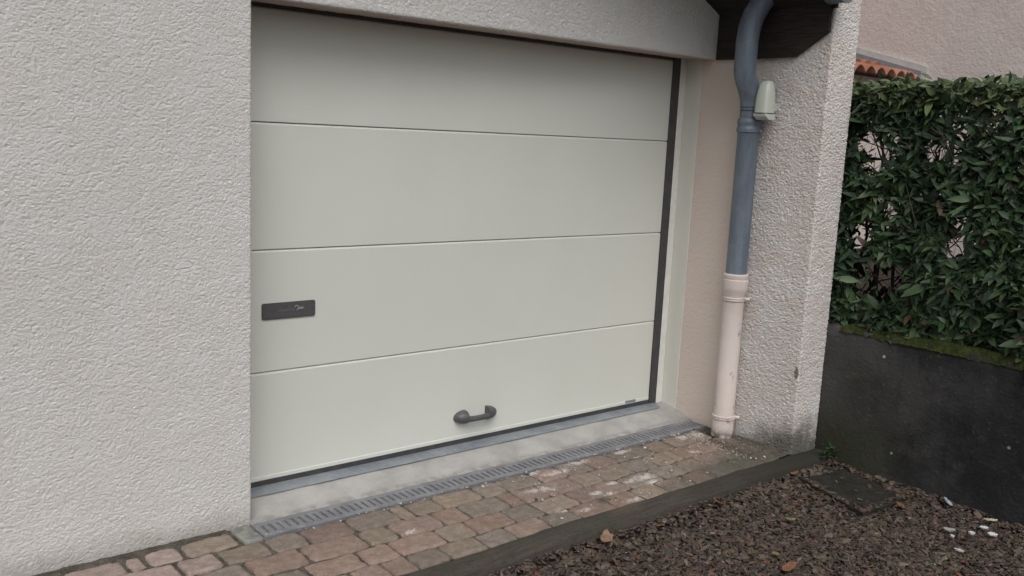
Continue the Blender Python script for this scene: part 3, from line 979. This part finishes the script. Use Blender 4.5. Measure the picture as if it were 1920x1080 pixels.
tag(cv, 'dark mossy square cover slab lying in the gravel by the retaining wall', 'cover slab')

# ------------------------------------------------------------------ retaining wall with mossy top
rw = thing('retaining_wall', 'low dark damp concrete retaining wall below the hedge', 'wall', (2.85, -2.5, 0))
gy = np.linspace(-.868, -7, 420)
prof = [(2.746, -.3), (2.746, .05), (2.746, .2), (2.746, .35), (2.746, .5), (2.746, .60), (2.748, .635), (2.758, .648), (2.80, .652), (2.86, .655), (2.96, .655), (2.965, .63), (2.965, -.3)]
pr = np.array(prof)
X = np.repeat(pr[None, :, 0], len(gy), 0); Z = np.repeat(pr[None, :, 1], len(gy), 0); Y = np.repeat(gy[:, None], len(prof), 1)
edge = np.clip((Z - .45) / .2, 0, 1) * (X < 2.9)
X = X + (fbm(Y, Z, .3, 91, 4) - .5) * .012 * (X < 2.9) + (fbm(Y, Z, .05, 93, 3) - .5) * .016 * edge
Z = Z + (fbm(Y, X, .08, 94, 4) - .5) * .02 * (Z > .6)
V = np.stack([X, Y, Z], -1).reshape(-1, 3); n_, k_ = X.shape
i = (np.arange(n_ - 1)[:, None] * k_ + np.arange(k_ - 1)[None]).ravel()
F = np.stack([i, i + 1, i + k_ + 1, i + k_], 1)
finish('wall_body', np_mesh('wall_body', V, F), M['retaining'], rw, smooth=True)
# moss cushion along the top edge, thicker towards the viewer
gy = np.linspace(-.95, -4, 500); a = np.linspace(0, 1, 9)
Y, A = np.meshgrid(gy, a, indexing='ij')
wd = .03 + .05 * np.clip((-gy - .9) / .8, 0, 1) + .03 * (fbm(gy, gy * 0, .12, 97, 3) - .5)
ht = (.004 + .024 * fbm(gy, gy * 0 + 3, .10, 98, 3)) * np.clip((-gy - .95) / .4 + .35, 0, 1)
X = 2.744 + A * wd[:, None] * 1.6 - .004
Z = .628 + .024 * np.clip(A * 3, 0, 1) + np.sin(A * np.pi) * ht[:, None] + (fbm(Y, X, .02, 99, 3) - .5) * .016
V = np.stack([X, Y, Z], -1).reshape(-1, 3); n_, k_ = X.shape
i = (np.arange(n_ - 1)[:, None] * k_ + np.arange(k_ - 1)[None]).ravel()
finish('moss', np_mesh('moss', V, np.stack([i, i + 1, i + k_ + 1, i + k_], 1)), M['moss'], rw, smooth=True)
# raised garden soil behind
bm = bmesh.new()
box(bm, 2.955, 7.2, -9, 6, -.3, .60)
gs2 = bm_obj('garden_soil', bm, M['gravel_bed'], None, (4, 0, 0))
tag(gs2, kind='structure')
gs2.location.z -= .0

# ------------------------------------------------------------------ hedge
hedge = thing('hedge', 'tall clipped evergreen hedge with glossy dark leaves on the retaining wall', 'hedge', (3.05, -1.8, .62))
HX0, HX1, HY0, HY1, HZ0, HZ1 = 2.80, 3.22, -3.4, .9, .63, 1.852
N = 74000
q = rng.random(N)
# depth: most leaves near the two faces
dep = np.where(rng.random(N) < .62, np.abs(rng.normal(0, .08, N)), np.where(rng.random(N) < .6, 1 - np.abs(rng.normal(0, .12, N)), rng.random(N)))
x = HX0 + np.clip(dep, -.05, 1.05) * (HX1 - HX0)
y = rng.uniform(HY0, HY1, N)
z = HZ0 + (HZ1 - HZ0) * rng.random(N)
x = x + (fbm(y, z, .25, 111, 3) - .5) * .10
dens = vnoise((y - x * .5) / .17, z / .22, 120) * .55 + vnoise((y - x * .5) / .07, z / .08, 121) * .45
keepp = rng.random(N) < np.clip((dens - .455 - .045 * np.clip((-1.15 - y) / .5, 0, 1) * np.clip((z - .95) / .2, 0, 1)) / .09, .03, 1) * np.clip(.40 + (HZ1 - z) * .0 + .65, 0, 1)
hi = np.clip((z - 1.62) / .2, 0, 1)
keepp |= rng.random(N) < hi * .8
keepp |= (z < .80) & (rng.random(N) < .55)
x, y, z = x[keepp], y[keepp], z[keepp]
# top layer
NT_ = 3400
xt = rng.uniform(HX0 - .01, HX1, NT_); yt = rng.uniform(HY0, HY1, NT_); zt_ = HZ1 + rng.normal(-.015, .018, NT_) + (fbm(xt, yt, .2, 131, 3) - .5) * .06
x = np.concatenate([x, xt]); y = np.concatenate([y, yt]); z = np.concatenate([z, zt_])
top = np.concatenate([np.zeros(len(x) - NT_), np.ones(NT_)])
n = len(x)
out = np.where(x < (HX0 + HX1) / 2, -1., 1.)
dv = np.stack([out * rng.uniform(.0, .9, n) * (1 - top * .6), rng.normal(0, .8, n), rng.normal(.0, .75, n) * (1 - .55 * top)], 1)
dv[:, 2] = np.where(z > HZ1 - .06, np.minimum(dv[:, 2], .25), dv[:, 2])
nr = np.stack([out * .75 + rng.normal(0, .4, n), rng.normal(0, .4, n), .75 + rng.normal(0, .35, n)], 1)
sz = np.clip(rng.normal(.055, .020, n), .022, .11)
sz = sz * np.where(rng.random(n) < .06, 1.35, 1)
sz = np.where(z > HZ1 - .07, np.minimum(sz, .062), sz)
base = np.array([[.034, .066, .028], [.042, .080, .033], [.029, .055, .028], [.050, .088, .037], [.038, .072, .040], [.058, .092, .040]])
lc = base[rng.integers(len(base), size=n)] * rng.uniform(.6, 1.2, (n, 1)) * (.72 + .5 * vnoise(y / .22, z / .22, 140))[:, None]
k = rng.random(n)
lc[k < .006] = np.array([.10, .10, .04]); lc[(k > .006) & (k < .022)] = np.array([.065, .042, .026])
young = (z > HZ1 - .10) & (rng.random(n) < .7)
lc[young] = np.array([.085, .115, .048]) * rng.uniform(.7, 1.25, (young.sum(), 1))
V, F, C = leaves(np.stack([x, y, z], 1), dv, nr, sz, lc)
finish('foliage', np_mesh('foliage', V, F, C), M['leaf'], hedge, smooth=True)
# stems
TV = []; TF = []; o_ = 0
def tube(p, r0, r1, n=5):
    global o_
    p = np.array(p); m_ = len(p)
    t_ = np.gradient(p, axis=0); t_ /= np.linalg.norm(t_, axis=1, keepdims=True)
    u = np.cross(t_, np.array([.3, 1, .2])); u /= np.linalg.norm(u, axis=1, keepdims=True); w = np.cross(t_, u)
    r_ = np.linspace(r0, r1, m_)[:, None, None]
    a_ = np.linspace(0, 2 * np.pi, n, endpoint=False)
    P = p[:, None] + r_ * (np.cos(a_)[None, :, None] * u[:, None] + np.sin(a_)[None, :, None] * w[:, None])
    i_ = (np.arange(m_ - 1)[:, None] * n + np.arange(n)[None]); j_ = (np.arange(m_ - 1)[:, None] * n + (np.arange(n)[None] + 1) % n)
    F_ = np.stack([i_, j_, j_ + n, i_ + n], -1).reshape(-1, 4)
    TV.append(P.reshape(-1, 3)); TF.append(F_ + o_); o_ += m_ * n
for yy in np.arange(HY0, HY1, .17):
    for rep in range(2):
        p0 = np.array([3.03 + rng.normal(0, .07), yy + rng.normal(0, .05), .58])
        tip = np.array([3.03 + rng.normal(0, .10), yy + rng.normal(0, .12), rng.uniform(1.55, 1.85)])
        s_ = np.linspace(0, 1, 9)[:, None]
        main = p0 * (1 - s_) + tip * s_ + rng.normal(0, .012, (9, 3))
        tube(main, .011, .004)
        for b_ in range(11):
            k_ = rng.integers(1, 8); st_ = main[k_]
            e = st_ + np.array([rng.normal(0, .16), rng.normal(0, .16), rng.uniform(.05, .35)])
            e[2] = min(e[2], HZ1 - .02)
            ss = np.linspace(0, 1, 5)[:, None]
            br_ = st_ * (1 - ss) + e * ss + rng.normal(0, .010, (5, 3)) * ss
            tube(br_, .0045, .0018, 4)
            for b2 in range(2):
                e2 = br_[3] + rng.normal(0, .07, 3) + np.array([0, 0, .05]); e2[2] = min(e2[2], HZ1 - .03)
                ss2 = np.linspace(0, 1, 4)[:, None]
                tube(br_[2 + b2] * (1 - ss2) + e2 * ss2, .0022, .0012, 4)
finish('branches', np_mesh('branches', np.concatenate(TV), np.concatenate(TF)), M['twig'], hedge, smooth=True)

# ------------------------------------------------------------------ downpipe
PX, PY = 2.452, -.505
dp = thing('downpipe', 'grey zinc rainwater downpipe with a pink painted lower length on the wing wall', 'downpipe', (PX, PY, 0))
bm = bmesh.new()
lathe(bm, (PX, PY), [(.0535, .86), (.0535, 1.60), (.0545, 1.602)], 36)
p_ = bm_obj('zinc_pipe', bm, M['pipe'], dp, smooth=True); auto_smooth(p_)
bm = bmesh.new()
UX, UY = 2.385, -.50
q_ = []
for s in np.linspace(0, 1, 18):
    e = s * s * (3 - 2 * s)
    q_.append((PX + (UX - PX) * e, PY + (UY - PY) * e, 1.735 + s * .17))
pts = [(PX, PY, 1.595), (PX, PY, 1.66), (PX, PY, 1.71)] + q_ + [(UX, UY, 1.97), (UX, UY, 2.04), (UX + .005, UY - .004, 2.10), (UX + .018, UY - .014, 2.16), (UX + .040, UY - .032, 2.215), (UX + .066, UY - .052, 2.26)]
sweep(bm, pts, [.050, .050, .050] + [.0535] * len(q_) + [.0545] * 6, 32)
p_ = bm_obj('swan_neck', bm, M['pipe'], dp, smooth=True); auto_smooth(p_, 50)
bm = bmesh.new()
lathe(bm, (PX, PY), [(.0540, 1.590), (.0600, 1.594), (.0605, 1.610), (.0565, 1.617), (.0565, 1.630), (.0590, 1.636), (.0590, 1.652), (.0545, 1.660)], 36)
sweep(bm, [(PX, PY, 1.603), (PX + .06, PY - .012, 1.603), (XW + .01, PY - .012, 1.603)], .008, 10)
box(bm, PX - .005, PX + .006, PY - .074, PY - .055, 1.594, 1.612, .002)
p_ = bm_obj('collar', bm, M['pipe'], dp, smooth=True); auto_smooth(p_, 30)
for z in (1.700, 1.716):
    bm = bmesh.new()
    lathe(bm, (PX, PY), [(.0490, z - .0018), (.0516, z - .0018), (.0516, z + .0018), (.0490, z + .0018)], 32)
    bm_obj('strap', bm, M['black'], dp, smooth=False)
bm = bmesh.new()
lathe(bm, (PX, PY), [(.058, .0), (.058, .100), (.0535, .108), (.0535, .735), (.0555, .765), (.0640, .785), (.0665, .80), (.0665, .842), (.0635, .846), (.0650, .850), (.0650, .868), (.0610, .874), (.0545, .874), (.0540, .860)], 40)
p_ = bm_obj('pink_pipe', bm, M['pink_pipe'], dp, smooth=True); auto_smooth(p_, 30)
for z, r in ((.742, .0590), (.106, .0625)):
    bm = bmesh.new()
    lathe(bm, (PX, PY), [(r - .006, z - .011), (r - .001, z - .009), (r, z - .004), (r - .004, z), (r, z + .004), (r - .001, z + .009), (r - .006, z + .011)], 36)
    sweep(bm, [(PX + .035, PY - .045, z), (PX + .052, PY - .062, z)], .010, 12)
    sweep(bm, [(PX + .05, PY - .01, z), (XW + .01, PY - .01, z)], .008, 10)
    p_ = bm_obj('pipe_clamp', bm, M['pink_pipe'], dp, smooth=True); auto_smooth(p_, 35)

# ------------------------------------------------------------------ sensor box beside the pipe
sb = thing('sensor_box', 'small cream plastic sensor box beside the bend of the grey downpipe', 'sensor', (2.49, -.61, 1.66))
def sensor_shape(bm, z0, z1, zt, mi=0):
    n = 22
    rings = []
    for i in range(n + 1):
        s = i / n
        z = z0 + (z1 - z0) * s
        g = (z - 1.655) / (1.845 - 1.655)
        g = max(0, min(1, g))
        cut = math.sqrt(max(0.0, 1 - max(0, (g - .12) / .88) ** 2.6))
        w = .040 * (.42 + .58 * cut) if g < .995 else .017
        d = .088 * (.30 + .70 * cut)
        ring = []
        for k in range(20):
            a = 2 * math.pi * k / 20
            ex = .55
            ux = math.copysign(abs(math.cos(a)) ** ex, math.cos(a)); uy = math.copysign(abs(math.sin(a)) ** ex, math.sin(a))
            ring.append(bm.verts.new((2.440 + ux * d / 2 - .006 * cut, -.603 + uy * w, z)))
        rings.append(ring)
    for a, b in zip(rings, rings[1:]):
        for k in range(20): bm.faces.new((a[k], a[(k + 1) % 20], b[(k + 1) % 20], b[k]))
    bm.faces.new(rings[0][::-1]); bm.faces.new(rings[-1])
bm = bmesh.new(); sensor_shape(bm, 1.690, 1.845, 1)
p_ = bm_obj('cover', bm, M['cream_plastic'], sb, smooth=True); auto_smooth(p_, 50)
bm = bmesh.new(); sensor_shape(bm, 1.6862, 1.6898, 1)
for v in bm.verts: v.co.y = -.603 + (v.co.y + .603) * .97
bm_obj('seam', bm, M['black'], sb)
bm = bmesh.new()
prism(bm, [(2.476, 1.655), (2.424, 1.655), (2.396, 1.672), (2.392, 1.686), (2.477, 1.686)], 1, -.641, -.566, .004)
box(bm, 2.47, XW + .01, -.612, -.592, 1.70, 1.74, .003)
bm_obj('base', bm, M['cream_plastic'], sb)

# ------------------------------------------------------------------ neighbour's house behind the hedge
nh = thing('neighbour_house', 'plain pinkish rendered house behind the hedge with a small orange tiled roof', 'house', (7, 0, .6))
NX = 7.0
bm = bmesh.new()
box(bm, NX, NX + 6, -9, 9, .3, 6.5)
bm_obj('wall', bm, M['neighbour'], nh)
# lean-to roof: eave along X at y = 1.06, rising in +Y against the wall
EY, EZ, SLN = 1.06, 2.185, .28
pitch = .17
xs = np.arange(3.6, NX + .001, pitch / 14); ysn = []
rowl = .34
V = []; nr_ = 12
for k in range(nr_):
    for s in (0, 1):
        yk = EY + (k + s) * rowl - (0.03 if s == 0 else 0)
        zk = EZ + (yk - EY) * SLN + (.028 if s == 0 else 0)
        prf = np.abs(np.cos(np.pi * (xs - 3.6) / pitch)) ** .8 * .062
        V.append(np.stack([xs, np.full_like(xs, yk), zk + prf], 1))
n_ = len(V); V = np.concatenate(V); k_ = len(xs)
i = (np.arange(n_ - 1)[:, None] * k_ + np.arange(k_ - 1)[None]).ravel()
Vb = V.copy(); Vb[:, 2] -= .016
Vall = np.concatenate([V, Vb]); Ft = np.stack([i, i + 1, i + k_ + 1, i + k_], 1); Fb = Ft[:, ::-1] + len(V)
e = np.arange(k_ - 1); Fe = np.stack([e, e + len(V), e + 1 + len(V), e + 1], 1)
finish('tiled_roof', np_mesh('tiled_roof', Vall, [Ft, Fb, Fe]), M['tile'], nh, smooth=True)
bm = bmesh.new()
prism(bm, [(EY - .05, EZ + .03), (EY + 4, EZ + .03 + 4 * SLN), (EY + 4, EZ + .095 + 4 * SLN), (EY - .05, EZ + .095)], 0, NX - .05, NX - .004)
bm_obj('flashing', bm, M['flash'], nh)
bm = bmesh.new()
prism(bm, [(EY - .10, EZ + .0), (EY + 4, EZ + .02 + 4 * SLN), (EY + 4, EZ + .15 + 4 * SLN), (EY - .05, EZ + .15), (EY - .10, EZ + .13)], 0, NX - .03, NX + .01)
bm_obj('mortar_band', bm, M['flash_band'], nh)
bm = bmesh.new()
box(bm, 3.7, NX, EY + .25, EY + 4, .4, EZ + .02)
bm_obj('annex_wall', bm, M['neighbour'], nh)

# ------------------------------------------------------------------ small loose things on the gravel
def flake(name, pts_scale, loc, rz, mat, label, cat, group, tilt=(.1, .1), thick=.003, curl=.25, seed=0, dz=0):
    bm = bmesh.new()
    lx, ly = pts_scale
    nr = 14
    rr = random.Random(seed)
    ring = []
    for k in range(nr):
        a = 2 * math.pi * k / nr
        q = 1 + rr.uniform(-.22, .22)
        ring.append((math.cos(a) * lx * q, math.sin(a) * ly * q))
    topv = [bm.verts.new((x, y, thick + curl * (x * x / lx + y * y / ly) * .5)) for x, y in ring]
    botv = [bm.verts.new((x * .96, y * .96, curl * (x * x / lx + y * y / ly) * .5)) for x, y in ring]
    ct = bm.verts.new((0, 0, thick)); cb_ = bm.verts.new((0, 0, 0))
    for k in range(nr):
        k2 = (k + 1) % nr
        bm.faces.new((ct, topv[k], topv[k2])); bm.faces.new((cb_, botv[k2], botv[k])); bm.faces.new((topv[k], botv[k], botv[k2], topv[k2]))
    me = bpy.data.meshes.new(name); bm.to_mesh(me); bm.free()
    me.materials.append(mat)
    o = bpy.data.objects.new(name, me); COL.objects.link(o)
    o.location = loc; o.rotation_euler = (tilt[0], tilt[1], rz)
    return tag(o, label, cat, group)
mo = m_flat('leaf_orange', (.17, .075, .04)); mt_ = m_flat('leaf_tan', (.19, .125, .075)); mg = m_flat('leaf_olive', (.14, .13, .06))
mr = m_flat('leaf_red', (.20, .075, .05)); mw = m_flat('plaster_white', (.55, .54, .52)); mblue = m_flat('shard_blue', (.30, .34, .40)); my = m_flat('flake_cream', (.52, .48, .33))
ZL = ZG + .020
G1 = 'fallen leaves on the gravel'; G2 = 'pale chips on the gravel'
flake('fallen_leaf', (.040, .024), (1.083, -1.018, ZL + .012), .5, mt_, 'curled tan fallen leaf close to the front edge of the timber board', 'leaf', G1, (.25, -.2), .002, .5, 1)
flake('fallen_leaf', (.026, .020), (1.774, -1.030, ZL + .006), 1.2, mo, 'orange-red fallen leaf on the gravel along the timber board', 'leaf', G1, (.3, .1), .002, .5, 2)
flake('fallen_leaf', (.055, .013), (2.385, -1.000, ZL + .012), .3, mr, 'long reddish leaf between the timber board and the mossy cover slab', 'leaf', G1, (.1, .1), .002, .3, 3)
flake('fallen_leaf', (.026, .022), (2.470, -1.500, ZL + .006), .9, mo, 'orange leaf touching the corner of the mossy cover slab', 'leaf', G1, (.4, -.2), .002, .4, 4)
flake('fallen_leaf', (.022, .014), (1.556, -1.483, ZL + .004), .2, mg, 'yellow-green leaf alone out on the gravel', 'leaf', G1, (.1, .2), .002, .4, 5)
flake('fallen_leaf', (.022, .011), (1.905, -1.310, ZL + .004), -.6, mg, 'small olive leaf on the gravel left of the mossy cover slab', 'leaf', G1, (.2, .1), .002, .4, 6)
flake('fallen_leaf', (.045, .020), (1.500, -1.580, ZL + .004), .1, mo, 'orange-brown leaf lying nearest the lower edge of the photo', 'leaf', G1, (.1, -.1), .002, .4, 7)
flake('plaster_chip', (.024, .017), (2.690, -1.612, ZL + .012), 1.3, mblue, 'blue-grey oval chip near the foot of the retaining wall', 'chip', G2, (.3, -.5), .004, .3, 8)
flake('plaster_chip', (.034, .009), (2.668, -1.817, ZL + .006), -.45, my, 'long cream flake, nearest the retaining wall of the pale chips', 'chip', G2, (.1, .1), .004, .1, 9)
flake('plaster_chip', (.028, .012), (2.402, -1.760, ZL + .004), -.5, m_flat('chip_grey', (.30, .31, .28)), 'dull grey-green elongated chip beside the white chips', 'chip', G2, (.15, .1), .004, .2, 10)
flake('plaster_chip', (.024, .013), (2.448, -1.834, ZL + .005), .1, mw, 'largest white chip, in the middle of the cluster of pale chips', 'chip', G2, (.1, .2), .005, .1, 11)
flake('plaster_chip', (.019, .010), (2.558, -1.836, ZL + .005), -.8, m_flat('chip_bluewhite', (.42, .44, .47)), 'bluish white chip just behind the cluster of white chips', 'chip', G2, (.2, .1), .004, .1, 12)
flake('plaster_chip', (.014, .009), (2.348, -1.800, ZL + .004), .3, mw, 'smallest white chip, left end of the cluster of pale chips', 'chip', G2, (.1, .1), .004, .1, 13)
flake('plaster_chip', (.022, .009), (2.233, -1.884, ZL + .004), -.9, m_flat('chip_pale', (.36, .37, .38)), 'grey slanting chip in front of the cluster of white chips', 'chip', G2, (.1, .2), .004, .1, 14)
flake('plaster_chip', (.020, .012), (2.515, -1.890, ZL + .005), -.6, mw, 'white chip with a pointed tail, right end of the cluster of white chips', 'chip', G2, (.2, .1), .005, .1, 15)

# weed where the timber meets the retaining wall
weed = thing('weed', 'low green weed growing where the timber board meets the retaining wall', 'weed', (2.70, -.985, -.02))
n = 90
px = rng.normal(2.70, .035, n); py = rng.normal(-.985, .022, n); pz = rng.uniform(-.025, .035, n)
V, F, C = leaves(np.stack([px, py, pz], 1), np.stack([rng.normal(0, 1, n), rng.normal(-.3, 1, n), rng.uniform(0, .6, n)], 1), np.stack([rng.normal(0, .4, n), rng.normal(0, .4, n), np.ones(n)], 1), rng.uniform(.018, .036, n), np.array([.035, .075, .028]) * rng.uniform(.6, 1.3, (n, 1)))
finish('leaves', np_mesh('leaves', V, F, C), M['leaf'], weed, smooth=True)
